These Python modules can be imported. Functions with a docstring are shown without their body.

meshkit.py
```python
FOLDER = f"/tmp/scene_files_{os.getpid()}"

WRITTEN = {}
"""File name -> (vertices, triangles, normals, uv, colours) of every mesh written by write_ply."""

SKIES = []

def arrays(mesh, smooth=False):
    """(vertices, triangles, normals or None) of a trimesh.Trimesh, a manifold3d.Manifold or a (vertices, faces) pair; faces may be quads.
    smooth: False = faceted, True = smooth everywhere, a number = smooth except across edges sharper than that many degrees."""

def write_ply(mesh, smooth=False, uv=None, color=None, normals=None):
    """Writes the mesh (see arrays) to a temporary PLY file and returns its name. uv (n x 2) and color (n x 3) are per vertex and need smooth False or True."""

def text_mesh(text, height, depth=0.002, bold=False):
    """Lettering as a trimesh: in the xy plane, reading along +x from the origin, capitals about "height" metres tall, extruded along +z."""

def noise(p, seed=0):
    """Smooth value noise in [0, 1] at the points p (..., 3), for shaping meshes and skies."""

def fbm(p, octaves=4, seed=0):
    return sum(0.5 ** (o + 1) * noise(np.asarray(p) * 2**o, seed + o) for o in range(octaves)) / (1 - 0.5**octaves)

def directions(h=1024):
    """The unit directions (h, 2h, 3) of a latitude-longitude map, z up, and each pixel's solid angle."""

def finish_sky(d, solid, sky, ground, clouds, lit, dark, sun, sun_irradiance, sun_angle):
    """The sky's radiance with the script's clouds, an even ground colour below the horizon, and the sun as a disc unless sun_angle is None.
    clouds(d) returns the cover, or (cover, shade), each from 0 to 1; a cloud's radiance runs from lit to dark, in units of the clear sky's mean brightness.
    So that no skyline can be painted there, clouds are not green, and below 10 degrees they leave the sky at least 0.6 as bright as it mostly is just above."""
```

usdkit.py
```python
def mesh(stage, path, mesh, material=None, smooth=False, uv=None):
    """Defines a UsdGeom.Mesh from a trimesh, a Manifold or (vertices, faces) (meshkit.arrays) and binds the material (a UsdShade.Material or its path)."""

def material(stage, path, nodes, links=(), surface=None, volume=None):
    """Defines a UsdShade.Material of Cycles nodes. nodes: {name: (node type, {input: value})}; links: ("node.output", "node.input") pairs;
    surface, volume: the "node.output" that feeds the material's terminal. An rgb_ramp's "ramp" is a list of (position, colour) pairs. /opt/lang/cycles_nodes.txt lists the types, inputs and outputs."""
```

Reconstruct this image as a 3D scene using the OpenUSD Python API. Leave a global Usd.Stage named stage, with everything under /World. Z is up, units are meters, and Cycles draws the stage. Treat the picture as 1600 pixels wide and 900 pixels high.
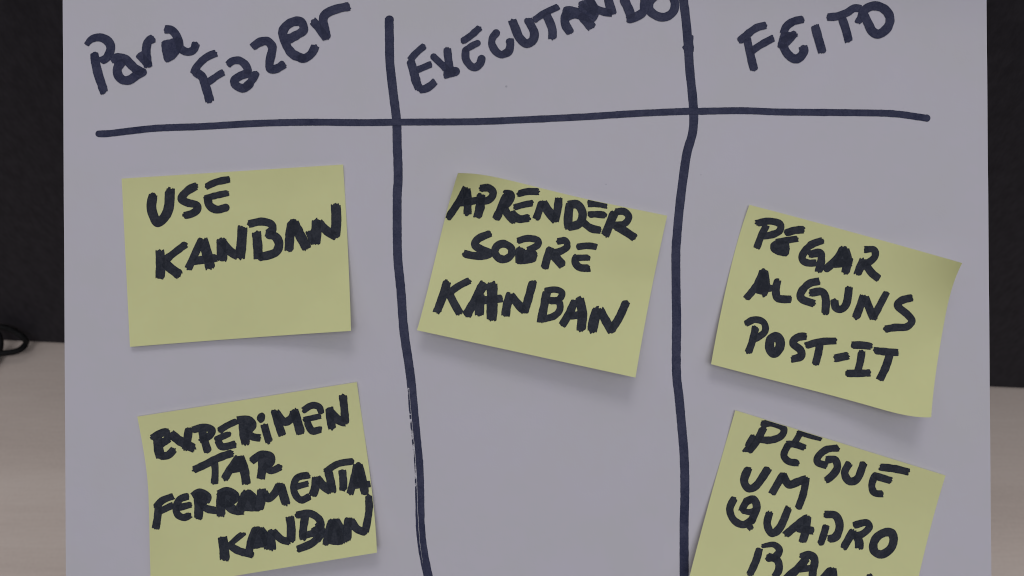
import math
import numpy as np
import usdkit, meshkit
from pxr import Usd, UsdGeom, UsdLux, UsdShade, Gf, Sdf, Vt

stage = Usd.Stage.CreateInMemory()
UsdGeom.SetStageUpAxis(stage, UsdGeom.Tokens.z)
UsdGeom.SetStageMetersPerUnit(stage, 1.0)
UsdGeom.Xform.Define(stage, "/World")
UsdGeom.Scope.Define(stage, "/World/Looks")

# ---------------------------------------------------------------- camera, lamps, exposure
# An A4 card leans against an upright black panel on a desk; the phone looks down at it, square to the card, from 19 cm.
DIST, SPAN = 0.19, 0.2325                 # metres from lens to card, width of the card plane that the picture spans
PITCH = math.radians(51.43)
CAM_Z = 0.28434576
K = SPAN / 1600 / DIST
FWD = np.array([0, math.cos(PITCH), -math.sin(PITCH)])
UP = np.array([0, math.sin(PITCH), math.cos(PITCH)])
RIGHT = np.array([1.0, 0, 0])
CAM = np.array([0, 0, CAM_Z])
EXPOSURE = 0.0
KEY, CEILING_FILL, REAR_FILL = 5.5, 0.44, 4.25

cam = UsdGeom.Camera.Define(stage, "/World/camera")
m = Gf.Matrix4d(*[float(x) for x in (*RIGHT, 0, *UP, 0, *(-FWD), 0, *CAM, 1)])
cam.AddTransformOp().Set(m)
cam.CreateHorizontalApertureAttr(36.0)
cam.CreateVerticalApertureAttr(36.0 * 9 / 16)
cam.CreateFocalLengthAttr(36.0 * DIST / SPAN)
cam.CreateClippingRangeAttr(Gf.Vec2f(0.01, 50))
cam.CreateFStopAttr(25.0)
cam.CreateFocusDistanceAttr(DIST)
cam.CreateExposureAttr(EXPOSURE)

def rect_light(name, width, height, pos, aim, power, color):
    """A lamp: an area light of the given size shining from pos towards aim."""
    l = UsdLux.RectLight.Define(stage, "/World/" + name)
    l.CreateWidthAttr(width); l.CreateHeightAttr(height)
    l.CreateIntensityAttr(power); l.CreateColorAttr(Gf.Vec3f(*color))
    z = np.asarray(pos, float) - np.asarray(aim, float); z /= np.linalg.norm(z)
    x = np.cross([0, 1, 0] if abs(z[1]) < 0.9 else [1, 0, 0], z); x /= np.linalg.norm(x); y = np.cross(z, x)
    l.AddTransformOp().Set(Gf.Matrix4d(*[float(v) for v in (*x, 0, *y, 0, *z, 0, *pos, 1)]))
    return l
# lamps, all out of view: one above the desk, plus two added fills
rect_light("unseen_ceiling_lamp", 0.62, 0.5, (0.03, 0.42, 2.0), (0, 0.1, 0.1), KEY, (1.0, 0.985, 0.965))  # unseen overhead lamp, placed to throw the shadows below the sticky notes
rect_light("rear_fill", 1.2, 0.9, (0.15, -1.35, 2.05), (0, 0.1, 0.1), REAR_FILL, (0.97, 0.98, 1.0))  # added fill behind the viewer, brightens the card without visible shadows
rect_light("ceiling_fill", 5.0, 4.0, (0.0, -0.6, 2.3), (0, -0.6, 0), CEILING_FILL, (0.97, 0.98, 1.0))  # added broad fill from above, stands in for light bounced around the room

# ---------------------------------------------------------------- helpers
def ray(x, y):
    """Direction (one metre deep) of a point of the tracing sheet; x and y may be arrays."""
    x, y = np.asarray(x, float)[..., None], np.asarray(y, float)[..., None]
    return FWD + RIGHT * (x - 800) * K + UP * (450 - y) * K
def warp(x, y):
    """The card is not perfectly flat: a fraction of a millimetre of bow and ripple."""
    x, y = np.asarray(x, float), np.asarray(y, float)
    return 0.00035 * np.sin(x / 420 + 0.5) * np.cos(y / 380) + 0.0002 * np.sin(x / 210 - y / 260)
def on_card(x, y, lift=0.0):
    """A point at (x, y) of the tracing sheet, lift metres above the card's face."""
    h = np.asarray(lift) + warp(x, y)
    return CAM + (DIST - np.asarray(h)[..., None]) * ray(x, y)
def to_plane(x, y, p0, n):
    d = ray(x, y); t = ((np.asarray(p0) - CAM) @ n) / (d @ n)
    return CAM + d * np.asarray(t)[..., None]

used = {}
def numbered(parent, name):
    k = used.get((parent, name), 0); used[(parent, name)] = k + 1
    return f"{parent}/{name}" + (f"_{k:03d}" if k else "")
def tag(prim, label=None, category=None, group=None, kind=None):
    for key, v in (("label", label), ("category", category), ("group", group), ("kind", kind)):
        if v: prim.SetCustomDataByKey(key, v)
    return prim
def obj(name, mesh, mat, parent="/World", smooth=False):
    return usdkit.mesh(stage, numbered(parent, name), mesh, mat, smooth=smooth).GetPrim()
def thing(name, label, category, group=None, parent="/World"):
    return tag(UsdGeom.Xform.Define(stage, numbered(parent, name)).GetPrim(), label, category, group)
def grid_faces(nu, nv):
    i, j = np.meshgrid(np.arange(nu - 1), np.arange(nv - 1), indexing="ij")
    a = (i * nv + j).ravel()
    return np.stack([a, a + nv, a + nv + 1, a + 1], 1)
def face_out(v, f, towards):
    """Turns the faces of an open sheet so that it faces the given point."""
    q = f[len(f) // 2]
    n = np.cross(v[q[1]] - v[q[0]], v[q[2]] - v[q[0]])
    return f if n @ (np.asarray(towards) - v[q[0]]) > 0 else f[:, ::-1]
def slab(front, back, nu, nv):
    """A closed thin sheet from two grids of nu x nv points."""
    v = np.vstack([front.reshape(-1, 3), back.reshape(-1, 3)]); n = nu * nv
    f = face_out(v, grid_faces(nu, nv), CAM); b = f[:, ::-1] + n
    idx = np.arange(n).reshape(nu, nv)
    loop = np.r_[idx[:-1, 0], idx[-1, :-1], idx[:0:-1, -1], idx[0, :0:-1]]
    r = np.stack([loop, np.roll(loop, -1), np.roll(loop, -1) + n, loop + n], 1)
    c = v.mean(0); q = r[0]
    if np.cross(v[q[1]] - v[q[0]], v[q[2]] - v[q[0]]) @ (v[q[0]] - c) < 0: r = r[:, ::-1]
    f = np.vstack([f, b, r])
    return v, np.vstack([f[:, [0, 1, 2]], f[:, [0, 2, 3]]])
def box(lo, hi, bevel=0.0):
    import manifold3d as mf
    lo, hi = np.asarray(lo, float), np.asarray(hi, float)
    if not bevel: return mf.Manifold.cube(hi - lo).translate(lo)
    pts = []
    for s in np.ndindex(2, 2, 2):
        c = np.where(np.array(s) == 1, hi, lo); inn = np.where(np.array(s) == 1, -1, 1) * bevel
        for k in range(3):
            p = c + inn; p[k] = c[k]; pts.append(p)
    return mf.Manifold.hull_points(np.array(pts))

# ---------------------------------------------------------------- materials
L = "/World/Looks/"
def paper(name, base, dark, rough=0.75, translucent=0.0, scale=1.0):
    nodes = {"g": ("geometry", {}),
             "n1": ("noise_texture", {"scale": 55 * scale, "detail": 4, "roughness": 0.6}),
             "n2": ("noise_texture", {"scale": 2600, "detail": 3, "roughness": 0.7}),
             "r": ("rgb_ramp", {"ramp": [(0.3, dark), (0.7, base)]}),
             "b": ("bump", {"strength": 0.25, "distance": 0.00006}),
             "p": ("principled_bsdf", {"roughness": rough, "specular_ior_level": 0.25})}
    links = [("g.position", "n1.vector"), ("g.position", "n2.vector"), ("n1.fac", "r.fac"), ("r.color", "p.base_color"),
             ("n2.fac", "b.height"), ("b.normal", "p.normal")]
    out = "p.BSDF"
    if translucent:
        nodes["t"] = ("translucent_bsdf", {}); nodes["x"] = ("mix_closure", {"fac": translucent})
        links += [("r.color", "t.color"), ("p.BSDF", "x.closure1"), ("t.BSDF", "x.closure2")]
        out = "x.closure"
    return usdkit.material(stage, L + name, nodes, links, surface=out)
def ink(name, thin, deep, rough, blotch=260):
    """Marker ink: a thin film, denser where strokes cross (primvar "layers") and where it pools along the rim (primvar "edge"), fraying out at
    the very edge where the paper drinks it unevenly."""
    mid = tuple(0.5 * (a + b) for a, b in zip(thin, deep))
    return usdkit.material(stage, L + name, {
        "g": ("geometry", {}),
        "n1": ("noise_texture", {"scale": blotch, "detail": 6, "roughness": 0.7, "distortion": 0.8}),
        "n2": ("noise_texture", {"scale": 2600, "detail": 3, "roughness": 0.7}),
        "m": ("mix_float", {"fac": 0.45}),
        "r": ("rgb_ramp", {"ramp": [(0.36, deep), (0.5, mid), (0.64, thin)]}),
        "a": ("attribute", {"attribute": "edge"}), "la": ("attribute", {"attribute": "layers"}),
        "k": ("math", {"math_type": "multiply", "value2": 0.6}), "k2": ("math", {"math_type": "multiply", "value2": 0.42}),
        "e": ("mix_color", {"b": deep}), "e2": ("mix_color", {"b": tuple(0.6 * x for x in deep)}),
        "n3": ("noise_texture", {"scale": 3400, "detail": 2, "roughness": 0.6}),
        "inv": ("math", {"math_type": "multiply_add", "value2": -2.6, "value3": 2.6}),
        "fr": ("math", {"math_type": "multiply_add", "value2": 1.6, "value3": -0.7}),
        "al": ("math", {"math_type": "add", "use_clamp": True}),
        "b": ("bump", {"strength": 0.2, "distance": 0.00005}),
        "p": ("principled_bsdf", {"roughness": rough, "specular_ior_level": 0.1}),
        "t": ("transparent_bsdf", {}), "x": ("mix_closure", {})},
        [("g.position", "n1.vector"), ("g.position", "n2.vector"), ("g.position", "n3.vector"), ("n1.fac", "m.a"), ("n2.fac", "m.b"), ("m.result", "r.fac"),
         ("a.fac", "k.value1"), ("k.value", "e.fac"), ("r.color", "e.a"), ("la.fac", "k2.value1"), ("k2.value", "e2.fac"), ("e.result", "e2.a"),
         ("e2.result", "p.base_color"), ("n2.fac", "b.height"), ("b.normal", "p.normal"),
         ("a.fac", "inv.value1"), ("n3.fac", "fr.value1"), ("inv.value", "al.value1"), ("fr.value", "al.value2"),
         ("al.value", "x.fac"), ("t.BSDF", "x.closure1"), ("p.BSDF", "x.closure2")], surface="x.closure")
CARD = paper("card_paper", (0.605, 0.577, 0.67), (0.59, 0.572, 0.63))
YELLOW = paper("yellow_paper", (0.83, 0.835, 0.445), (0.785, 0.785, 0.415), 0.8, 0.12, 0.8)
INK_CARD = ink("marker_ink_on_card", (0.064, 0.067, 0.122), (0.022, 0.026, 0.064), 0.5)
INK_NOTE = ink("marker_ink_on_note", (0.050, 0.054, 0.070), (0.018, 0.022, 0.034), 0.65, 420)
SPECK = ink("old_speck", (0.47, 0.455, 0.53), (0.43, 0.42, 0.49), 0.6)
DESK = usdkit.material(stage, L + "pale_wood", {
    "g": ("geometry", {}),
    "map": ("mapping", {"scale": (1.2, 14, 14), "rotation": (0, 0, 0.10)}),
    "n1": ("noise_texture", {"scale": 3.2, "detail": 6, "roughness": 0.6, "distortion": 0.9}),
    "map2": ("mapping", {"scale": (18, 240, 240), "rotation": (0, 0, 0.10)}),
    "n2": ("noise_texture", {"scale": 4, "detail": 4, "roughness": 0.7}),
    "n3": ("noise_texture", {"scale": 900, "detail": 2}),
    "m": ("mix_float", {"fac": 0.3}), "m2": ("mix_float", {"fac": 0.18}),
    "r": ("rgb_ramp", {"ramp": [(0.3, (0.56, 0.465, 0.42)), (0.5, (0.65, 0.55, 0.50)), (0.7, (0.715, 0.62, 0.57))]}),
    "b": ("bump", {"strength": 0.15, "distance": 0.0002}),
    "p": ("principled_bsdf", {"roughness": 0.5, "specular_ior_level": 0.3})},
    [("g.position", "map.vector"), ("map.vector", "n1.vector"), ("g.position", "map2.vector"), ("map2.vector", "n2.vector"), ("g.position", "n3.vector"),
     ("n1.fac", "m.a"), ("n2.fac", "m.b"), ("m.result", "m2.a"), ("n3.fac", "m2.b"), ("m2.result", "r.fac"), ("r.color", "p.base_color"),
     ("n2.fac", "b.height"), ("b.normal", "p.normal")], surface="p.BSDF")
BLACK = usdkit.material(stage, L + "black_board", {
    "g": ("geometry", {}),
    "map": ("mapping", {"scale": (1, 1, 0.5)}),
    "n1": ("noise_texture", {"scale": 420, "detail": 5, "roughness": 0.65}),
    "r": ("rgb_ramp", {"ramp": [(0.35, (0.019, 0.0175, 0.024)), (0.65, (0.030, 0.0275, 0.036))]}),
    "b": ("bump", {"strength": 0.2, "distance": 0.0003}),
    "p": ("principled_bsdf", {"roughness": 0.6, "specular_ior_level": 0.2})},
    [("g.position", "map.vector"), ("map.vector", "n1.vector"), ("n1.fac", "r.fac"), ("r.color", "p.base_color"), ("n1.fac", "b.height"), ("b.normal", "p.normal")], surface="p.BSDF")
RUBBER = usdkit.material(stage, L + "black_rubber", {
    "g": ("geometry", {}), "n": ("noise_texture", {"scale": 600, "detail": 3}),
    "r": ("rgb_ramp", {"ramp": [(0.3, (0.008, 0.008, 0.009)), (0.7, (0.013, 0.013, 0.014))]}),
    "p": ("principled_bsdf", {"roughness": 0.7, "specular_ior_level": 0.15})},
    [("g.position", "n.vector"), ("n.fac", "r.fac"), ("r.color", "p.base_color")], surface="p.BSDF")

# ---------------------------------------------------------------- the surface and the background
A, B = to_plane(0, 534, (0, 0, 0), np.array([0, 0, 1.0])), to_plane(1600, 609.5, (0, 0, 0), np.array([0, 0, 1.0]))   # foot of the black panel
ALONG = (B - A) / np.linalg.norm(B - A); BACK = np.array([-ALONG[1], ALONG[0], 0])
def panel_box(lo, hi, bevel):
    v, f, _ = meshkit.arrays(box(lo, hi, bevel))
    return A + v[:, :1] * ALONG + v[:, 1:2] * BACK + v[:, 2:] * np.array([0, 0, 1.0]), f
tag(obj("desk", box((-0.8, -0.55, -0.025), (0.8, 0.65, 0.0), 0.002), DESK),
    "pale beige wood desk top with faint grain under the white card", "desk")
tag(obj("upright_panel", panel_box((-0.45, 0, 0.0003), (0.9, 0.018, 0.235), 0.0012), BLACK),
    "black upright board standing on the desk behind the white card", "panel")
# ---------------------------------------------------------------- handwriting
# Pen strokes: every word is (origin x, origin y, scale, letters); a letter is a list of (width, points), or (0, points) for a filled
# blot; a negative width ends round. The numbers are a sheet drawing in tracing units, turned into millimetres on the paper further down.
T4, T38, TH = 4.0, 3.8095, 5.3267
SHEET_WORDS = [
 ("Para", 100, 0, TH, [
  ("P", [(70, [(250,435),(262,520),(285,620),(312,700),(336,775)]), ((42,76,60), [(183,375),(225,328),(290,310),(350,330),(386,375),(382,430),(350,485),(300,508)])]),
  ("a", [(70, [(398,512),(440,480),(505,488),(555,535),(605,580),(665,608)]), (-70, [(480,520),(445,565),(450,625),(490,665),(545,665),(605,625),(655,600)])]),
  ("r", [(66, [(615,445),(660,490),(705,545)]), (68, [(700,560),(690,480),(684,410),(700,345),(750,315)])]),
  ("a", [(66, [(832,245),(890,248),(932,290),(955,350),(965,390)]), (0, [(815,352),(890,325),(945,310),(985,330),(985,390),(950,450),(912,492),(852,516),(826,465)]), (64, [(945,370),(985,415),(1035,432),(1080,410),(1100,352)])])]),
 ("Fazer", 300, 0, TH, [
  ("F", [(58, [(8,620),(40,555),(95,495),(150,460),(205,440)]), (72, [(30,600),(85,640),(110,710),(132,780),(150,850)]), (56, [(125,690),(175,655),(225,620),(268,598)])]),
  ("a", [((56,66), [(292,545),(335,508),(395,503),(445,540),(465,590),(455,625)]), (-66, [(460,610),(400,632),(352,670),(365,710),(430,735),(480,700)]), (62, [(425,738),(480,690),(515,640),(538,595)])]),
  ("z", [(68, [(500,395),(560,352),(625,342),(668,390),(660,450),(645,520),(650,572),(705,570),(772,528)])]),
  ("e", [(-70, [(812,322),(870,292),(928,250),(915,190),(875,175),(810,195),(762,245),(758,305),(790,385),(840,450),(920,485)]), (68, [(880,475),(930,486),(985,455),(1015,410),(1028,372)])]),
  ("r", [(66, [(1000,168),(1050,225),(1090,280),(1125,330)]), (72, [(1122,325),(1104,240),(1092,160),(1118,112),(1200,75),(1315,50)])])]),
 ("EXECUTANDO", 580, 0, TH, [
  ("E", [(54, [(318,505),(360,455),(402,415),(448,378)]), (68, [(325,500),(352,590),(375,680),(400,740)]), (54, [(375,585),(440,558),(505,530)]), (62, [(395,745),(450,738),(500,708),(535,672)])]),
  ("X", [(-54, [(520,472),(570,520),(640,585)]), (64, [(632,395),(640,480),(655,585)]), (78, [(602,620),(660,602),(705,590)]), (-72, [(650,602),(702,594)])]),
  ("E", [(54, [(750,350),(830,295),(908,225)]), (-50, [(785,415),(840,380),(885,358)]), (-62, [(785,425),(788,490),(825,545),(865,560),(905,530),(918,490)])]),
  ("C", [(-58, [(1040,275),(1010,315),(1005,370),(1040,430),(1090,455),(1135,430)]), (66, [(1105,452),(1145,425),(1158,370),(1150,320)])]),
  ("U", [(70, [(1170,160),(1200,235),(1232,310),(1290,362),(1345,335),(1358,275),(1330,210),(1300,150)])]),
  ("T", [(54, [(1352,170),(1440,110),(1562,52)]), (68, [(1448,105),(1485,180),(1508,250),(1508,325)])]),
  ("A", [(70, [(1640,90),(1612,150),(1620,210),(1665,280)]), (0, [(1600,70),(1650,52),(1730,68),(1790,60),(1880,95),(1885,140),(1830,190),(1700,152),(1640,170),(1595,150)]), (76, [(1740,110),(1790,175),(1845,235)])]),
  ("N", [(72, [(1735,45),(1800,85),(1870,130)]), (0, [(1725,30),(1780,0),(1850,0),(1885,60),(1880,140),(1800,100)]), (64, [(1805,-20),(1860,65),(1930,95),(2010,110)]), (72, [(1968,-30),(1985,40),(2010,118)])]),
  ("D", [(76, [(2092,-30),(2140,70),(2172,155)]), (70, [(2125,165),(2212,135),(2270,85),(2275,-30)])]),
  ("O", [(-70, [(2420,-50),(2360,-30),(2315,20),(2315,80),(2360,122),(2420,143),(2480,128),(2522,80),(2525,10),(2490,-45),(2420,-50)])])]),
 ("FEITO", 1130, 0, TH, [
  ("F", [(60, [(130,345),(205,282),(280,230),(362,208)]), (66, [(196,318),(222,430),(242,520),(262,590)]), (58, [(230,430),(310,375),(425,312)])]),
  ("E", [(62, [(672,158),(585,178),(525,222),(502,285)]), (58, [(480,345),(540,310),(610,275)]), (0, [(455,380),(470,320),(490,270),(560,270),(610,300),(520,400),(470,400)]), (70, [(492,360),(530,440),(590,488),(640,475),(672,425),(662,380)])]),
  ("I", [(70, [(762,208),(790,310),(828,440)])]),
  ("T", [(62, [(862,142),(950,135),(1030,105),(1090,68),(1150,72)]), (68, [(985,140),(1020,240),(1048,350)]), (58, [(1160,70),(1150,130),(1120,190)])]),
  ("O", [(-72, [(1165,95),(1210,60),(1270,48),(1335,70),(1380,120),(1388,180),(1360,240),(1295,283),(1240,258),(1210,200),(1180,140)])])]),
]
SHEET_LINES = [
 ("first column line", 14.5, [(608,26),(608.5,60),(609,94),(611.5,120),(615,150),(618,173),(620,193),(620.7,228),(622,262),(622,284),(620.7,305),(620.7,364),(621.5,403),(624,430),(627,461),(629.6,500),(633,531),(638.5,567),(643,602),(646.7,647),(651,691),(654.7,731),(656,784),(657,824),(661,860),(669,900),(680,945),(690,990)]),
 ("second column line", 14.5, [(1064,-60),(1066,-20),(1068,0),(1072.5,38),(1075.5,75),(1078,112),(1082,150),(1084,181),(1082,208),(1073.4,239),(1067.5,278),(1061.7,325),(1057.8,368),(1056,399),(1056.6,461),(1057.2,500),(1057,580),(1061,620),(1065,664),(1069,713),(1070,767),(1069,820),(1069,869),(1069,920),(1068,990)]),
 ("header rule", 11.2, [(152,209),(170.6,208.5),(208,204),(249,200),(317.5,197.5),(395.6,193),(474,191),(567,191.5),(630,190.8),(740,190),(819,187),(912,182.5),(990,177.5),(1069,174),(1090,174),(1159,172.8),(1222,175),(1331,176),(1394,177.5),(1434,182.5),(1450,185)]),
]
def ramp(t, start):
    return np.clip((np.asarray(t) - start) / (1 - start), 0, 1) ** 1.7
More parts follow.
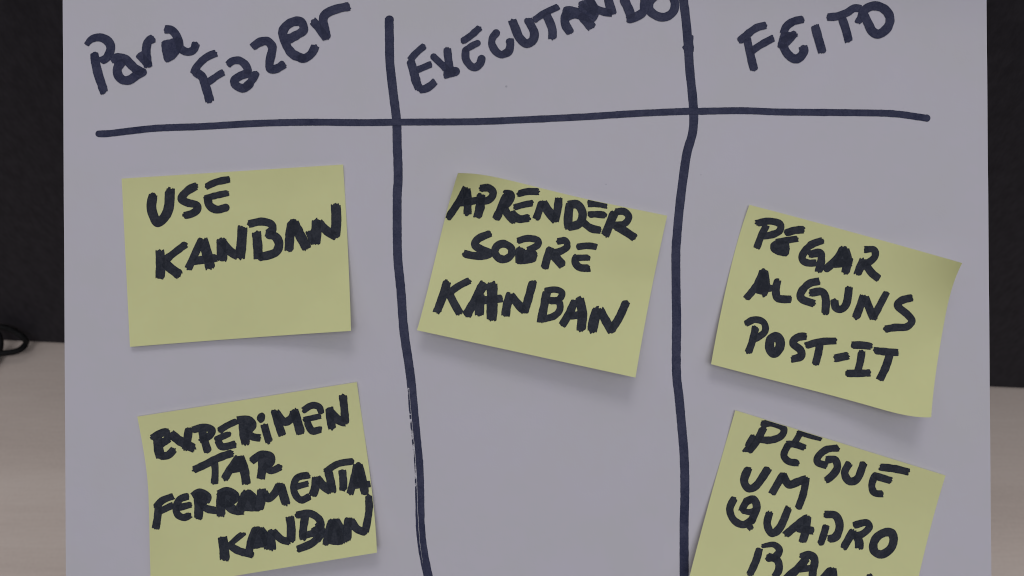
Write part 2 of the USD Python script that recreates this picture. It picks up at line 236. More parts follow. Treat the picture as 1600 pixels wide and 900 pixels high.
NOTES = [
 dict(corners=[(190,279),(536,257),(548.5,517),(203,542)], label="upper left yellow sticky note reading USE KANBAN, with a lifted bottom right corner", lift=lambda u, v: 0.0010 * ramp(v, 0.3) + 0.0006 * ramp(1 - v, 0.8) + 0.0042 * ramp(v, 0.25) * ramp(u, 0.35), bottom=[(0.5, 0, -0.8)], right=[(0.5, 1.2, 0)], words=[
  ("USE", 180, 250, T4, [
   ("U", [(60, [(238,210),(226,290),(240,350),(266,390),(310,355),(336,290),(342,178)])]),
   ("S", [(48, [(512,160),(455,190),(414,240),(450,266),(505,280),(512,310),(480,335),(425,350)])]),
   ("E", [(42, [(566,168),(630,138),(716,120)]), (38, [(556,242),(620,224),(708,205)]), (-48, [(578,240),(590,285),(635,310),(690,298)])])]),
  ("KANBAN", 180, 250, T4, [
   ("K", [(56, [(278,562),(284,640),(280,742)]), (46, [(300,635),(370,580),(446,522)]), (58, [(300,635),(350,680),(408,722)])]),
   ("A", [(46, [(540,495),(500,585),(455,682)]), (62, [(545,495),(575,590),(596,682)]), (48, [(490,632),(560,622),(640,610)])]),
   ("N", [(60, [(664,490),(665,560),(672,635)]), (52, [(660,500),(712,565),(772,605)]), (60, [(796,415),(790,510),(780,618)])]),
   ("B", [(46, [(830,402),(910,385),(970,398),(985,432),(950,458)]), (58, [(882,448),(890,530),(895,622)]), (52, [(940,462),(1000,478),(1024,525),(1005,575),(950,597),(890,608)])]),
   ("A", [(56, [(1105,380),(1092,470),(1086,572)]), (60, [(1115,385),(1150,460),(1202,558)]), (0, [(1085,390),(1120,370),(1150,420),(1130,470),(1080,480)])]),
   ("N", [(62, [(1260,370),(1256,450),(1252,528)]), (34, [(1205,445),(1222,490),(1240,520)]), (52, [(1270,385),(1320,440),(1380,478)]), (60, [(1378,275),(1382,380),(1374,490)])])])]),
 dict(corners=[(715.5,270.5),(1042.5,337),(993,590),(651.5,516)], label="middle yellow sticky note reading APRENDER SOBRE KANBAN, alone in the centre column", lift=lambda u, v: 0.0042 * ramp(v, 0.22) + 0.0020 * np.clip((v - 0.42) / 0.58, 0, 1) * u + 0.0052 * ramp(1 - u, 0.62) * ramp(1 - v, 0.5) + 0.0009 * ramp(1 - v, 0.74) + 0.0009 * ramp(u, 0.3) * np.exp(-((v - 0.24) / 0.13) ** 2), top=[(0.09, 0, -4.5), (0.25, 0, -5.2), (0.5, 0, -1.5), (0.8, 0, 0)], left=[(0.15, -1.5, 0), (0.5, -1, 0)], right=[(0.5, -2, 0)], words=[
  ("APRENDER", 640, 260, T38, [
   ("A", [(42, [(338,125),(290,215),(225,312)]), (46, [(338,130),(345,200),(345,288)]), (40, [(300,220),(370,208),(425,195)])]),
   ("P", [(50, [(425,165),(420,240),(402,308)]), (42, [(418,132),(470,128),(498,160),(470,200),(400,212)])]),
   ("R", [(46, [(578,165),(548,240),(512,318)]), (42, [(560,160),(600,165),(600,200),(560,245)]), (46, [(555,235),(588,290),(630,330)])]),
   ("E", [(40, [(642,165),(700,150),(770,150)]), (36, [(620,245),(680,228),(735,218)]), (46, [(600,270),(650,312),(715,305)])]),
   ("N", [(44, [(788,208),(770,265),(752,315)]), (54, [(792,215),(832,275),(872,322)]), (44, [(888,188),(882,250),(865,330)])]),
   ("D", [(50, [(955,215),(945,290),(942,375)]), (48, [(945,228),(1000,228),(1030,280),(1010,340),(940,362)])]),
   ("E", [(42, [(1058,222),(1115,220),(1178,232)]), (38, [(1060,288),(1110,285),(1168,290)]), (44, [(1030,330),(1080,368),(1138,380)])]),
   ("R", [(50, [(1222,268),(1192,340),(1162,415)]), (40, [(1220,272),(1275,268),(1305,300),(1280,340),(1210,352)]), (46, [(1220,352),(1280,385),(1345,428)])])]),
  ("SOBRE", 640, 260, T38, [
   ("S", [(44, [(482,398),(410,430),(388,468),(430,495),(478,515),(452,530),(385,532),(318,518)])]),
   ("O", [(-44, [(560,460),(520,475),(508,512),(530,545),(570,552),(605,525),(604,485),(560,460)])]),
   ("B", [(38, [(640,445),(700,428),(760,438),(760,470),(700,500)]), (50, [(662,480),(655,530),(655,575)]), (0, [(650,500),(750,505),(755,548),(735,570),(645,580),(640,540)])]),
   ("R", [(46, [(840,480),(820,540),(802,612)]), (40, [(878,448),(925,442),(938,478),(890,508),(830,515)]), (54, [(855,520),(885,560),(918,595)])]),
   ("E", [(38, [(992,480),(1060,472),(1116,480)]), (36, [(990,545),(1072,542)]), (44, [(995,530),(985,570),(1015,602),(1075,605)])])]),
  ("KANBAN", 640, 390, T38, [
   ("K", [(48, [(225,185),(200,270),(160,378)]), (40, [(230,262),(290,218),(360,182)]), (46, [(235,260),(265,320),(302,385)])]),
   ("A", [(52, [(445,195),(395,290),(335,398)]), (62, [(490,195),(492,300),(488,425)]), (54, [(420,270),(415,395)]), (44, [(400,300),(460,300),(555,290)])]),
   ("N", [(50, [(602,260),(580,330),(570,398)]), (48, [(600,268),(650,330),(690,370)]), (46, [(736,185),(710,280),(682,378)])]),
   ("B", [(48, [(818,245),(800,340),(780,435)]), (36, [(805,245),(870,238),(908,258),(885,298),(815,302)]), (40, [(830,308),(885,308),(895,355),(860,395),(790,415)])]),
   ("A", [(46, [(985,300),(950,380),(905,455)]), (54, [(1010,285),(1028,380),(1020,485)]), (44, [(945,395),(1050,385)])]),
   ("N", [(60, [(1122,345),(1098,420),(1085,495)]), (50, [(1130,355),(1172,430),(1205,490)]), (46, [(1292,305),(1250,400),(1195,490)])])])]),
 dict(corners=[(1171,320),(1503.5,411),(1455,652),(1111,569)], label="upper right yellow sticky note reading PEGAR ALGUNS, its bottom right corner bent outward", lift=lambda u, v: 0.0034 * ramp(v, 0.25) + 0.0062 * ramp(1 - v, 0.45) * ramp(u, 0.55) + 0.0042 * ramp(u + v - 1, 0.45) + 0.0008 * ramp(1 - v, 0.76), top=[(0.5, 0, -1.2)], left=[(0.2, -4.5, 0), (0.45, -5.5, 0), (0.7, -4, 0)], right=[(0.16, -8, 0), (0.4, -9.5, 0), (0.65, -7.5, 0)], bottom=[(0.43, 0, 2.5), (0.73, 0, 5.5), (0.9, 0, 6)], words=[
  ("PEGAR", 1100, 310, T38, [
   ("P", [(40, [(372,160),(340,225),(312,300)]), (40, [(308,150),(385,135),(452,152),(448,195),(390,220),(330,222)])]),
   ("E", [(44, [(486,208),(540,190),(598,186)]), (38, [(425,262),(500,248),(560,240)]), (0, [(400,270),(440,248),(500,262),(508,310),(492,342),(440,335),(400,310)])]),
   ("G", [(42, [(712,248),(635,278),(588,335),(590,370),(625,385),(672,382)]), (46, [(625,335),(690,325),(698,370),(682,438)])]),
   ("A", [(44, [(832,290),(790,360),(715,432)]), (50, [(838,295),(855,370),(840,450)]), (48, [(765,390),(885,378)]), (0, [(815,310),(845,290),(870,390),(770,395)])]),
   ("R", [(46, [(950,360),(930,410),(912,455)]), (40, [(952,305),(1010,305),(1018,345),(980,380),(930,385)]), (46, [(960,390),(1000,445),(1045,480)])])]),
  ("ALGUNS", 1100, 310, T38, [
   ("A", [(42, [(355,425),(312,520),(248,600)]), (46, [(358,430),(368,510),(352,580)]), (40, [(310,545),(408,532)]), (0, [(335,440),(365,425),(380,540),(310,560)])]),
   ("L", [(44, [(440,482),(428,540),(435,590),(470,600),(522,600)])]),
   ("G", [(44, [(690,492),(625,508),(578,560),(585,600),(660,628)]), (46, [(628,565),(700,555),(725,600),(722,690)])]),
   ("U", [(44, [(775,600),(785,650),(820,658),(850,620),(864,525)])]),
   ("N", [(46, [(952,575),(930,640),(902,716)]), (48, [(955,580),(985,655),(1012,720)]), (40, [(1090,555),(1050,630),(1005,718)])]),
   ("S", [(42, [(1242,590),(1175,608),(1155,642),(1210,690),(1238,730),(1205,765),(1140,768),(1072,780)])])]),
  ("POST-IT", 1100, 450, T38, [
   ("P", [(42, [(308,230),(290,310),(262,390)]), (38, [(245,215),(300,188),(355,205),(362,260),(300,308)])]),
   ("O", [(-52, [(425,290),(395,310),(392,360),(412,390),(440,375),(455,335),(445,298),(425,290)])]),
   ("S", [(44, [(612,285),(555,295),(530,330),(575,370),(575,408),(518,425)])]),
   ("T", [(40, [(602,345),(690,320),(788,315)]), (44, [(690,330),(680,390),(662,458)])]),
   ("-", [(46, [(775,420),(860,402)])]),
   ("I", [(42, [(875,340),(940,340),(1000,348)]), (42, [(940,372),(930,440),(912,505)]), (42, [(845,508),(920,508),(992,505)])]),
   ("T", [(40, [(1010,372),(1090,380),(1160,384)]), (46, [(1108,390),(1082,470),(1045,548)])])])]),
 dict(corners=[(214.5,651),(557.5,597),(589,863.5),(236,921)], label="lower left yellow sticky note reading EXPERIMENTAR FERRAMENTA KANBAN below the first note", lift=lambda u, v: 0.0016 * ramp(v, 0.3) + 0.0024 * ramp(v, 0.25) * u + 0.0018 * ramp(1 - u, 0.45) * np.sin(3.14 * v) ** 2 + 0.0007 * ramp(1 - v, 0.76), left=[(0.22, 6, 0), (0.38, 8, 0), (0.55, 6.5, 0), (0.8, 2.5, 0)], right=[(0.45, 3, 0), (0.6, 3.5, 0)], words=[
  ("EXPERIMEN", 200, 590, T4, [
   ("E", [(46, [(148,382),(200,350),(258,335)]), (56, [(185,370),(190,440),(205,505)]), (46, [(200,418),(262,378)]), (46, [(195,490),(250,485),(290,445)])]),
   ("X", [(54, [(262,345),(330,400),(418,445)]), (50, [(382,312),(372,380),(362,455)])]),
   ("P", [(48, [(462,330),(480,400),(502,470)]), (44, [(395,330),(470,312),(522,325),(508,365),(445,392)])]),
   ("E", [(40, [(565,335),(620,300),(685,270)]), (36, [(545,388),(600,365),(640,348)]), (44, [(560,390),(590,432),(676,415)])]),
   ("R", [(54, [(718,275),(725,350),(738,420)]), (46, [(680,265),(750,262),(778,300),(740,345)]), (46, [(740,345),(780,370),(830,378)])]),
   ("i", [(0, [(812,235),(838,220),(856,235),(850,268),(828,283),(808,262)]), (46, [(850,290),(866,350),(884,406)])]),
   ("M", [(48, [(915,205),(940,290),(965,362)]), (48, [(922,215),(975,275),(1020,255),(1045,205)]), (56, [(1035,200),(1060,280),(1082,355)])]),
   ("E", [(40, [(1092,208),(1145,175),(1192,182),(1210,225)]), (34, [(1095,265),(1205,240)]), (44, [(1115,270),(1150,332),(1210,322)])]),
   ("N", [(50, [(1258,185),(1265,260),(1278,325)]), (54, [(1260,210),(1310,262),(1365,282)]), (48, [(1342,108),(1352,200),(1358,285)])])]),
  ("TAR", 200, 590, T4, [
   ("T", [(46, [(405,580),(490,540),(570,500),(656,470)]), (42, [(540,525),(545,590),(540,668)])]),
   ("A", [(46, [(690,495),(640,570),(600,638)]), (54, [(700,495),(725,570),(740,665)]), (44, [(620,580),(740,555)]), (0, [(660,510),(720,492),(740,570),(650,590)])]),
   ("R", [(52, [(840,480),(840,560),(828,638)]), (46, [(768,525),(830,482),(888,488),(890,530),(840,562)]), (44, [(850,555),(900,580),(958,555)])])]),
  ("FERRAMENTA", 200, 675, T4, [
   ("F", [(42, [(170,475),(215,428),(285,400)]), (46, [(190,465),(185,530),(172,608)]), (40, [(190,500),(285,455)])]),
   ("E", [(42, [(380,400),(325,420),(300,470),(310,515),(350,535),(392,515)]), (40, [(300,478),(398,452)])]),
   ("R", [(54, [(438,385),(442,470),(440,545)]), (50, [(405,405),(450,378),(495,405),(480,445)]), (46, [(450,455),(500,482),(552,490)]), (0, [(420,380),(480,380),(500,430),(470,470),(430,450)])]),
   ("R", [(54, [(582,385),(580,470),(582,530)]), (50, [(560,392),(620,370),(672,400),(640,445)]), (54, [(600,440),(660,485),(725,490)]), (0, [(570,380),(650,370),(680,420),(640,470),(570,460)])]),
   ("A", [(54, [(742,370),(710,450),(692,490)]), (58, [(745,380),(790,430),(805,490)]), (0, [(700,420),(760,360),(830,470),(790,495),(690,480)])]),
   ("M", [(54, [(835,355),(830,430),(818,488)]), (46, [(850,370),(875,415),(915,385),(950,322)]), (54, [(948,320),(970,390),(990,455)])]),
   ("E", [(42, [(1135,268),(1060,285),(1035,340),(1048,395),(1085,425),(1140,400)]), (36, [(1040,345),(1128,322)])]),
   ("N", [(54, [(1178,280),(1170,350),(1152,400)]), (52, [(1180,290),(1225,340),(1268,370)]), (50, [(1248,230),(1265,300),(1280,378)])]),
   ("T", [(40, [(1232,250),(1310,200),(1410,182)]), (48, [(1338,235),(1345,300),(1345,368)])]),
   ("A", [(44, [(1432,200),(1410,300),(1386,392)]), (50, [(1440,200),(1465,300),(1484,395)]), (40, [(1405,335),(1516,325)]), (0, [(1420,210),(1455,200),(1480,330),(1410,330)])])]),
  ("KANBAN", 200, 675, T4, [
   ("K", [(58, [(590,655),(600,730),(606,803)]), (20, [(632,700),(680,655),(712,632)]), (24, [(640,705),(690,665),(732,632)]), (44, [(630,705),(690,742),(788,770)])]),
   ("A", [(46, [(800,600),(770,680),(752,772)]), (56, [(820,605),(860,660),(880,735)]), (0, [(780,610),(830,598),(880,690),(840,720),(765,720)])]),
   ("N", [(52, [(900,610),(895,680),(900,738)]), (46, [(905,620),(960,672),(1015,685)]), (54, [(1010,525),(1020,600),(1018,690)])]),
   ("B", [(48, [(1108,520),(1095,610),(1092,676)]), (44, [(1045,522),(1130,508),(1190,540),(1205,590),(1150,625)]), (46, [(1205,640),(1150,695),(1055,735)]), (46, [(1185,560),(1210,620),(1180,680)]), (40, [(1080,660),(1130,640),(1180,630)])]),
   ("A", [(50, [(1282,545),(1255,620),(1240,705)]), (60, [(1290,550),(1330,620),(1342,698)]), (0, [(1260,570),(1310,560),(1350,690),(1250,690)])]),
   ("N", [(50, [(1378,535),(1372,610),(1372,680)]), (48, [(1388,545),(1430,605),(1490,628)]), (46, [(1508,395),(1505,500),(1482,628)])])])]),
 dict(corners=[(1149,641),(1477.5,743),(1414,996),(1076,906)], label="yellow sticky note reading PEGUE UM QUADRO, cut off by the bottom of the photo", lift=lambda u, v: 0.0034 * ramp(v, 0.25) + 0.0008 * ramp(1 - v, 0.76) + 0.0010 * ramp(v, 0.3) * (1 - u), left=[(0.5, -1.5, 0)], right=[(0.3, -3, 0), (0.6, -2.5, 0)], words=[
  ("PEGUE", 1080, 640, T38, [
   ("P", [(44, [(432,105),(395,180),(342,250)]), (12, [(372,150),(345,200),(308,250)]), (9, [(360,150),(335,190),(325,215)]), (14, [(385,160),(350,215),(322,250)]), (40, [(412,85),(490,82),(550,112),(535,158),(470,182),(395,175)])]),
   ("E", [(34, [(632,132),(700,152),(775,172)]), (36, [(650,140),(612,205)]), (38, [(565,205),(620,208),(680,228)]), (40, [(582,200),(552,268),(580,308),(640,318)])]),
   ("G", [(40, [(880,228),(805,238),(756,280),(755,315),(812,335)]), (42, [(800,300),(855,298),(870,345),(842,390),(800,425)])]),
   ("U", [(44, [(945,312),(914,375),(940,425),(990,410),(1030,310)])]),
   ("E", [(42, [(1122,342),(1210,352),(1296,372)]), (42, [(1080,390),(1130,405),(1196,425)]), (40, [(1095,385),(1075,450),(1092,495),(1145,502)])])]),
  ("UM", 1080, 640, T38, [
   ("U", [(46, [(342,345),(315,420),(340,468),(390,450),(462,345)])]),
   ("M", [(42, [(552,380),(515,440),(478,505)]), (46, [(545,385),(580,445),(640,428),(690,410)]), (42, [(685,405),(668,500),(635,592)])])]),
  ("QUADRO", 1080, 640, T38, [
   ("Q", [(42, [(260,522),(230,590),(252,655),(310,685),(370,650)]), (-44, [(360,660),(390,585),(372,535),(330,545)]), (40, [(375,525),(325,555),(298,610)]), (36, [(300,600),(345,610),(385,600)]), (36, [(325,670),(362,712)])]),
   ("U", [(44, [(468,608),(452,680),(480,735),(530,700),(582,580)])]),
   ("A", [(46, [(698,635),(640,680),(558,748)]), (46, [(692,640),(682,720),(662,790)]), (46, [(620,705),(732,722)])]),
   ("D", [(42, [(805,685),(790,740),(768,806)]), (46, [(790,625),(858,630),(884,690),(862,755),(815,772)])]),
   ("R", [(44, [(965,715),(940,765),(904,826)]), (40, [(965,690),(1040,672),(1060,700),(1020,740),(965,752)]), (50, [(985,745),(1000,790),(1000,828)])]),
   ("O", [(-48, [(1160,730),(1110,755),(1085,800),(1092,845),(1135,862),(1185,830),(1205,780),(1195,738),(1160,730)])])]),
  ("BRANCO", 1080, 664, T38, [
   ("B", [(42, [(408,732),(385,810),(346,896)]), ((20,42,42), [(418,722),(490,712),(525,745),(500,785),(445,795)]), (44, [(450,780),(512,805),(522,860),(495,905)])]),
   ("R", [(48, [(690,790),(640,850),(560,920)]), (44, [(650,790),(700,772),(735,800),(725,870),(720,930)]), (36, [(630,860),(730,850)])]),
   ("A", [(46, [(840,855),(780,920)]), (46, [(840,855),(850,930)])]),
   ("N", [(42, [(1068,890),(1058,930)])])])]),
]
import random as _r
from shapely.geometry import Polygon, LineString, Point, MultiPoint
from shapely.ops import unary_union
def catmull(pts, step):
    P = np.asarray(pts, float)
    if len(P) == 2:
        n = max(2, int(np.linalg.norm(P[1] - P[0]) / step) + 1)
        return P[0] + (P[1] - P[0]) * np.linspace(0, 1, n)[:, None]
    closed = np.allclose(P[0], P[-1])
    Q = np.vstack([P[-2] if closed else 2 * P[0] - P[1], P, P[1] if closed else 2 * P[-1] - P[-2]])
    out = []
    for i in range(1, len(Q) - 2):
        p0, p1, p2, p3 = Q[i - 1:i + 3]
        n = max(2, int(np.linalg.norm(p2 - p1) / step))
        t = np.linspace(0, 1, n, endpoint=False)[:, None]
        out.append(0.5 * (2 * p1 + (p2 - p0) * t + (2 * p0 - 5 * p1 + 4 * p2 - p3) * t**2 + (3 * p1 - p0 - 3 * p2 + p3) * t**3))
    out.append(P[-1:])
    return np.vstack(out)
def stroke(width, pts, rng, rag=1.0, wander=0.04):
    """One pen stroke as a polygon: a swept nib with slightly wandering width and frayed ends."""
    if width == 0 if np.ndim(width) == 0 else False:
        c = catmull(list(pts) + [pts[0]], 1.0)
        return Polygon(c + rng.normal(0, 0.18, c.shape)).buffer(0)
    w = np.atleast_1d(np.asarray(width, float)); rnd = w[0] < 0; w = np.abs(w)
    c = catmull(pts, 1.0)
    s = np.r_[0, np.cumsum(np.linalg.norm(np.diff(c, axis=0), axis=1))]; L = s[-1]
    W = np.interp(s / max(L, 1e-9), np.linspace(0, 1, len(w)), w) if len(w) > 1 else np.full(len(s), w[0])
    k = np.arange(len(s)); W = W * (1 + wander * np.interp(k, np.arange(0, len(s) + 6, 5), rng.normal(0, 1, len(np.arange(0, len(s) + 6, 5)))))
    inset = 0 if rnd else min(0.5 * w.mean(), 0.42 * L)
    disks = [Point(*p).buffer(r / 2, 6) for p, r, q in zip(c, W, s) if inset - 1e-6 <= q <= L - inset + 1e-6]
    cuts = []
    parts = [MultiPoint([*a.exterior.coords, *b.exterior.coords]).convex_hull for a, b in zip(disks, disks[1:])] or disks
    if not rnd:
        for end in (0, 1):
            m = (s <= inset) if end == 0 else (s >= L - inset)
            q = c[m][::-1] if end == 0 else c[m]
            wq = W[m].mean()
            d = (q[-1] - q[0]); d = d / max(np.linalg.norm(d), 1e-9); nrm = np.array([-d[1], d[0]])
            n = 7; edges = np.linspace(-0.5, 0.5, n + 1); slant = rng.uniform(-0.10, 0.10)
            pol = [q[0] - 0.5 * wq * nrm]
            for i in range(n):
                a, b = edges[i], edges[i + 1]
                reach = -0.10 * wq * abs(a + b)**2 * 2 + rag * wq * rng.uniform(-0.05, 0.14) + slant * wq * (a + b)
                mid = (a + b) / 2 + rng.uniform(-0.04, 0.04)
                pol.append(q[-1] + nrm * wq * a * 0.97 + d * (reach - rag * wq * rng.uniform(0.03, 0.16)))
                pol.append(q[-1] + nrm * wq * mid * 0.97 + d * reach)
            pol += [q[-1] + 0.48 * wq * nrm, q[0] + 0.5 * wq * nrm]
            parts.append(Polygon(pol).buffer(0))
            if rag > 1.2 and wq > 6:                           # bristle gaps where the nib runs dry
                for _ in range(rng.integers(0, 3)):
                    o, ln = rng.uniform(-0.36, 0.36), rng.uniform(0.35, 0.9)
                    a = q[-1] + nrm * wq * o + d * 0.15 * wq
                    cuts.append(Polygon([a - nrm * 0.045 * wq, a + nrm * 0.045 * wq, a - d * ln * wq]))
    g = unary_union(parts)
    return g.difference(unary_union(cuts)) if cuts else g
def letter_polygon(strokes, ox, oy, scale, seed, rag=1.0):
    rng = np.random.default_rng(seed); out = []
    for width, pts in strokes:
        p = [(ox + x / scale, oy + y / scale) for x, y in pts]
        w = np.asarray(width, float) / scale
        out.append(stroke(tuple(w) if w.ndim else float(w), p, rng, rag))
    many = unary_union([a.intersection(b) for k, a in enumerate(out) for b in out[:k]]) if len(out) > 1 else Polygon()
    # a slightly uneven outline, as ink creeps into the paper
    g = unary_union(out).buffer(0.8).buffer(-1.25).buffer(1.05).simplify(0.08)
    return g, many.buffer(-0.3)
# ---------------------------------------------------------------- ink on paper
import shapely
CELL = 9.0
def ink_mesh(poly, surface, many=None):
    """Triangles of an ink shape, cut along a fine grid so that it follows a bent paper, with a rim; surface(x, y) gives the points."""
    inner = poly.buffer(-1.5)
    many = inner.intersection(many) if many is not None and not many.is_empty else None
    zones = [(inner if many is None else inner.difference(many), 0.0), (poly.difference(inner), 0.0)] + ([(many, 1.0)] if many is not None else [])
    Q, F, E, Y, base = [], [], [], [], 0
    for zone, layer in zones:
        zone = shapely.set_precision(zone, 1e-4)
        if zone.is_empty: continue
        shapely.prepare(zone)
        x0, y0, x1, y1 = zone.bounds; tris = []
        for i in range(int(x0 // CELL), int(x1 // CELL) + 1):
            for j in range(int(y0 // CELL), int(y1 // CELL) + 1):
                c = zone.intersection(shapely.box(i * CELL, j * CELL, (i + 1) * CELL, (j + 1) * CELL))
                for g in getattr(c, "geoms", [c]):
                    if g.geom_type != "Polygon" or g.area < 1e-3: continue
                    for t in shapely.constrained_delaunay_triangles(g).geoms:
                        tris.append(np.asarray(t.exterior.coords)[:3])
        if not tris: continue
        q, inv = np.unique(np.round(np.array(tris).reshape(-1, 2), 4), axis=0, return_inverse=True)
        f = inv.reshape(-1, 3)
        a, b, c = q[f[:, 0]], q[f[:, 1]], q[f[:, 2]]
        s = (b[:, 0] - a[:, 0]) * (c[:, 1] - a[:, 1]) - (b[:, 1] - a[:, 1]) * (c[:, 0] - a[:, 0])
        f = f[np.abs(s) > 1e-6]; s = s[np.abs(s) > 1e-6]
        f = np.where((s > 0)[:, None], f[:, ::-1], f)      # y runs down the sheet: clockwise there faces the reader
        Q.append(q); F.append(f + base); base += len(q)
        E.append(1 - np.clip(shapely.distance(shapely.points(q), poly.boundary) / 1.5, 0, 1)); Y.append(np.full(len(q), layer))
    q = np.vstack(Q)
    return surface(q[:, 0], q[:, 1]), np.vstack(F), np.concatenate(E), np.concatenate(Y)
def ink_obj(name, mesh, mat, parent):
    o = obj(name, mesh[:2], mat, parent)
    for key, val in (("edge", mesh[2]), ("layers", mesh[3])):
        UsdGeom.PrimvarsAPI(o).CreatePrimvar(key, Sdf.ValueTypeNames.FloatArray, "vertex").Set(Vt.FloatArray.FromNumpy(val.astype(np.float32)))
    return o
seed = [100]
def write_word(parent, word, surface_at, mat, outline=None, rag=1.0):
    text, ox, oy, scale, letters = word
    w = tag(UsdGeom.Xform.Define(stage, numbered(parent, "handwritten_word")).GetPrim(), f'handwritten word "{text}"')
    for k, (ch, strokes) in enumerate(letters):
        seed[0] += 1
        g, many = letter_polygon(strokes, ox, oy, scale, seed[0], rag)
        if outline is not None: g = g.intersection(outline)
        if g.is_empty or g.area < 2: continue
        lift = 0.00003 + 0.000012 * (k % 3)
        o = ink_obj("letter", ink_mesh(g, lambda x, y: surface_at(x, y, lift), many), mat, str(w.GetPath()))
        tag(o, f'letter "{ch}"')

# ---------------------------------------------------------------- the white card
card = thing("white_card", "white sheet of card with three hand drawn column headings, leaning against the black panel", "card")
CP = str(card.GetPath())
nu, nv = 60, 84
ys = np.linspace(-95, -95 + 0.297 / (SPAN / 1600), nv)
U, V = np.meshgrid(np.linspace(0, 1, nu), ys, indexing="ij")
left, right = 98 + 5 * V / 900, 1541.5 + 7.5 * V / 900
X = left + (right - left) * U
lift0 = on_card(X, V, 0.0); low = on_card(X, V, -0.0007)
obj("sheet", slab(lift0, low, nu, nv), CARD, CP, smooth=40)
flat = lambda x, y, lift: on_card(x, y, lift)
for k, (label, width, pts) in enumerate(SHEET_LINES):
    g = stroke(width, pts, np.random.default_rng(40 + k), 0.5, wander=0.018)
    if k == 0:
        streak = [(638.0, 606), (642.0, 655), (646.6, 700), (649.8, 745), (651.6, 800), (654.4, 845), (659.5, 880)]
        streak = [(x + 1.0, y) for x, y in streak]
        gap = streak + [(x + 0.35 * q, y) for (x, y), q in zip(streak, (0.1, 0.9, 1, 1, 1, 0.8, 0.1))][::-1]
        g = g.union(Point(608.5, 31).buffer(7.2)).difference(Polygon(gap).buffer(0))
    if k == 1:
        g = unary_union([g, Polygon([(1066, 74), (1082, 55), (1083.5, 57), (1082.6, 66), (1084, 74), (1083.5, 81), (1070, 80)]).buffer(0.6)])
    if k == 2:
        g = unary_union([g, Point(154, 209).buffer(5.2), Point(1448, 184.5).buffer(6)])
    g = g.intersection(shapely.box(0, -92, 1600, 1010))
    lf = 0.00002 if k < 2 else 0.00007
    o = ink_obj("marker_line", ink_mesh(g, lambda x, y: on_card(x, y, lf)), INK_CARD, CP)
    tag(o, f"hand drawn {label}")
for w in SHEET_WORDS: write_word(CP, w, lambda x, y, l: on_card(x, y, l + 0.00008), INK_CARD, shapely.box(60, -92, 1600, 950), 1.1)
for x, y, r in ((791, 135, 1.7), (947, 288, 1.2), (1095, 273, 1.3)):
    g = Point(x, y).buffer(r, 5)
    ink_obj("ink_speck", ink_mesh(g, lambda a, b: on_card(a, b, 0.00004)), SPECK, CP)

# ---------------------------------------------------------------- the sticky notes
from scipy.interpolate import CubicSpline, LinearNDInterpolator, NearestNDInterpolator
def side(stops):
    s = np.array([(0, 0, 0), *stops, (1, 0, 0)], float)
    return CubicSpline(s[:, 0], s[:, 1:])
GROUP = "yellow sticky notes on the white card"
for note in NOTES:
    c = np.array(note["corners"], float)                       # top left, top right, bottom right, bottom left
    nu, nv = 61, 49
    u, v = np.meshgrid(np.linspace(0, 1, nu), np.linspace(0, 1, nv), indexing="ij")
    P = (c[0] * ((1 - u) * (1 - v))[..., None] + c[1] * (u * (1 - v))[..., None] + c[2] * (u * v)[..., None] + c[3] * ((1 - u) * v)[..., None])
    for key, t, wgt in (("top", u, 1 - v), ("bottom", u, v), ("left", v, 1 - u), ("right", v, u)):
        if key in note: P = P + side(note[key])(t) * wgt[..., None]
    h = 0.0002 + note["lift"](u, v)
    surf = on_card(P[..., 0], P[..., 1], h)
    back = on_card(P[..., 0], P[..., 1], h - 0.0001)
    t = thing("sticky_note", note["label"], "sticky note", GROUP)
    TP = str(t.GetPath())
    obj("paper", slab(surf, back, nu, nv), YELLOW, TP, smooth=50)
    pp = P.reshape(-1, 2)
    lin, near = LinearNDInterpolator(pp, h.ravel()), NearestNDInterpolator(pp, h.ravel())
    def height(x, y):
        a = lin(x, y); return np.where(np.isnan(a), near(x, y), a)
    rim = Polygon(np.vstack([P[:, 0], P[-1, 1:], P[-2::-1, -1], P[0, -2:0:-1]])).buffer(-0.4)
    for w in note["words"]:
        write_word(TP, w, lambda x, y, l: on_card(x, y, height(x, y) + l), INK_NOTE, rim, 1.5)

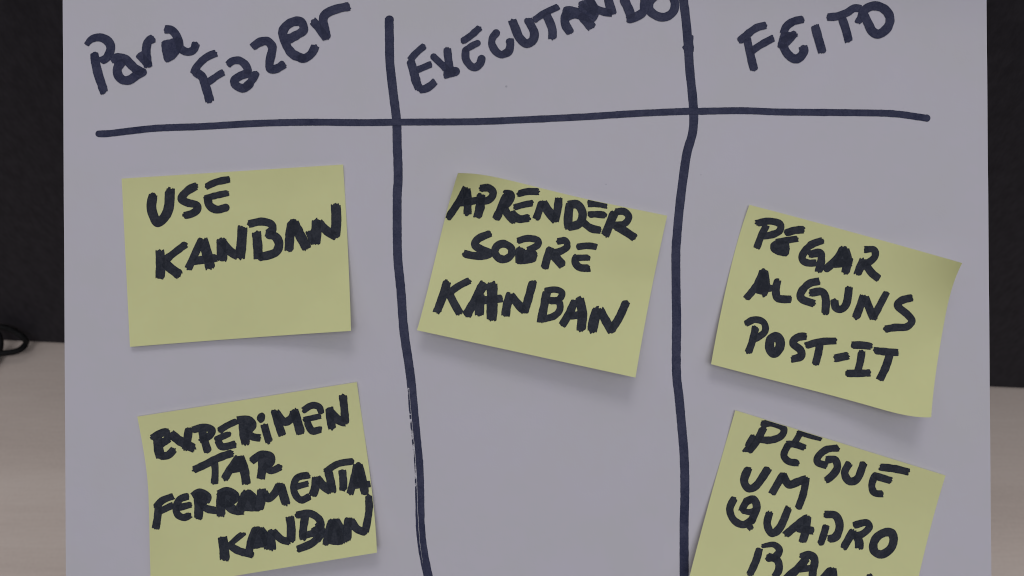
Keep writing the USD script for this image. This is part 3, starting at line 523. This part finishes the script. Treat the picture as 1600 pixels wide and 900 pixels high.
# ---------------------------------------------------------------- the cable at the left
import trimesh
def tube(path, r, n=10):
    c = catmull3(path, 6); t = np.gradient(c, axis=0); t /= np.linalg.norm(t, axis=1)[:, None]
    a = np.cross(t, [0.3, 0.2, 1.0]); a /= np.linalg.norm(a, axis=1)[:, None]; b = np.cross(t, a)
    ang = np.linspace(0, 2 * np.pi, n, endpoint=False)
    v = (c[:, None] + r * (np.cos(ang)[None, :, None] * a[:, None] + np.sin(ang)[None, :, None] * b[:, None])).reshape(-1, 3)
    i, j = np.meshgrid(np.arange(len(c) - 1), np.arange(n), indexing="ij"); k = (j + 1) % n
    f = np.stack([i * n + j, i * n + k, (i + 1) * n + k, (i + 1) * n + j], -1).reshape(-1, 4)
    f = np.vstack([f[:, [0, 1, 2]], f[:, [0, 2, 3]]])
    v = np.vstack([v, c[:1], c[-1:]]); e = len(v)
    f = np.vstack([f, [[e - 2, (q + 1) % n, q] for q in range(n)], [[e - 1, (len(c) - 1) * n + q, (len(c) - 1) * n + (q + 1) % n] for q in range(n)]])
    mesh = trimesh.Trimesh(v, f, process=False); mesh.fix_normals()
    return mesh
def catmull3(p, n):
    p = np.asarray(p, float); s = np.r_[0, np.cumsum(np.linalg.norm(np.diff(p, axis=0), axis=1))]
    return CubicSpline(s, p)(np.linspace(0, s[-1], n * len(p)))
def lying(x, y, z): return to_plane(x, y, (0, 0, z), np.array([0, 0, 1.0]))
def before(x, y, gap): return to_plane(x, y, A - BACK * gap, BACK)
R = 0.0012
path = [lying(-130, 640, 0.0013), lying(-60, 604, 0.0013), lying(-16, 575, 0.003), lying(-2, 550, 0.005), before(-0.5, 528, 0.005), before(-6, 517, 0.004), before(-4, 511, 0.004),
        before(8, 512, 0.0035), before(25, 519.5, 0.0035), before(37, 528, 0.0045), lying(40, 538, 0.006), lying(31, 546.5, 0.0065), lying(14, 551, 0.0065), lying(-8, 553, 0.006),
        lying(-50, 557, 0.004), lying(-120, 566, 0.0015), lying(-240, 580, 0.0013)]
tag(obj("cable", tube(path, R), RUBBER, smooth=True), "thin black cable looping on the desk at the left, in front of the black panel", "cable")
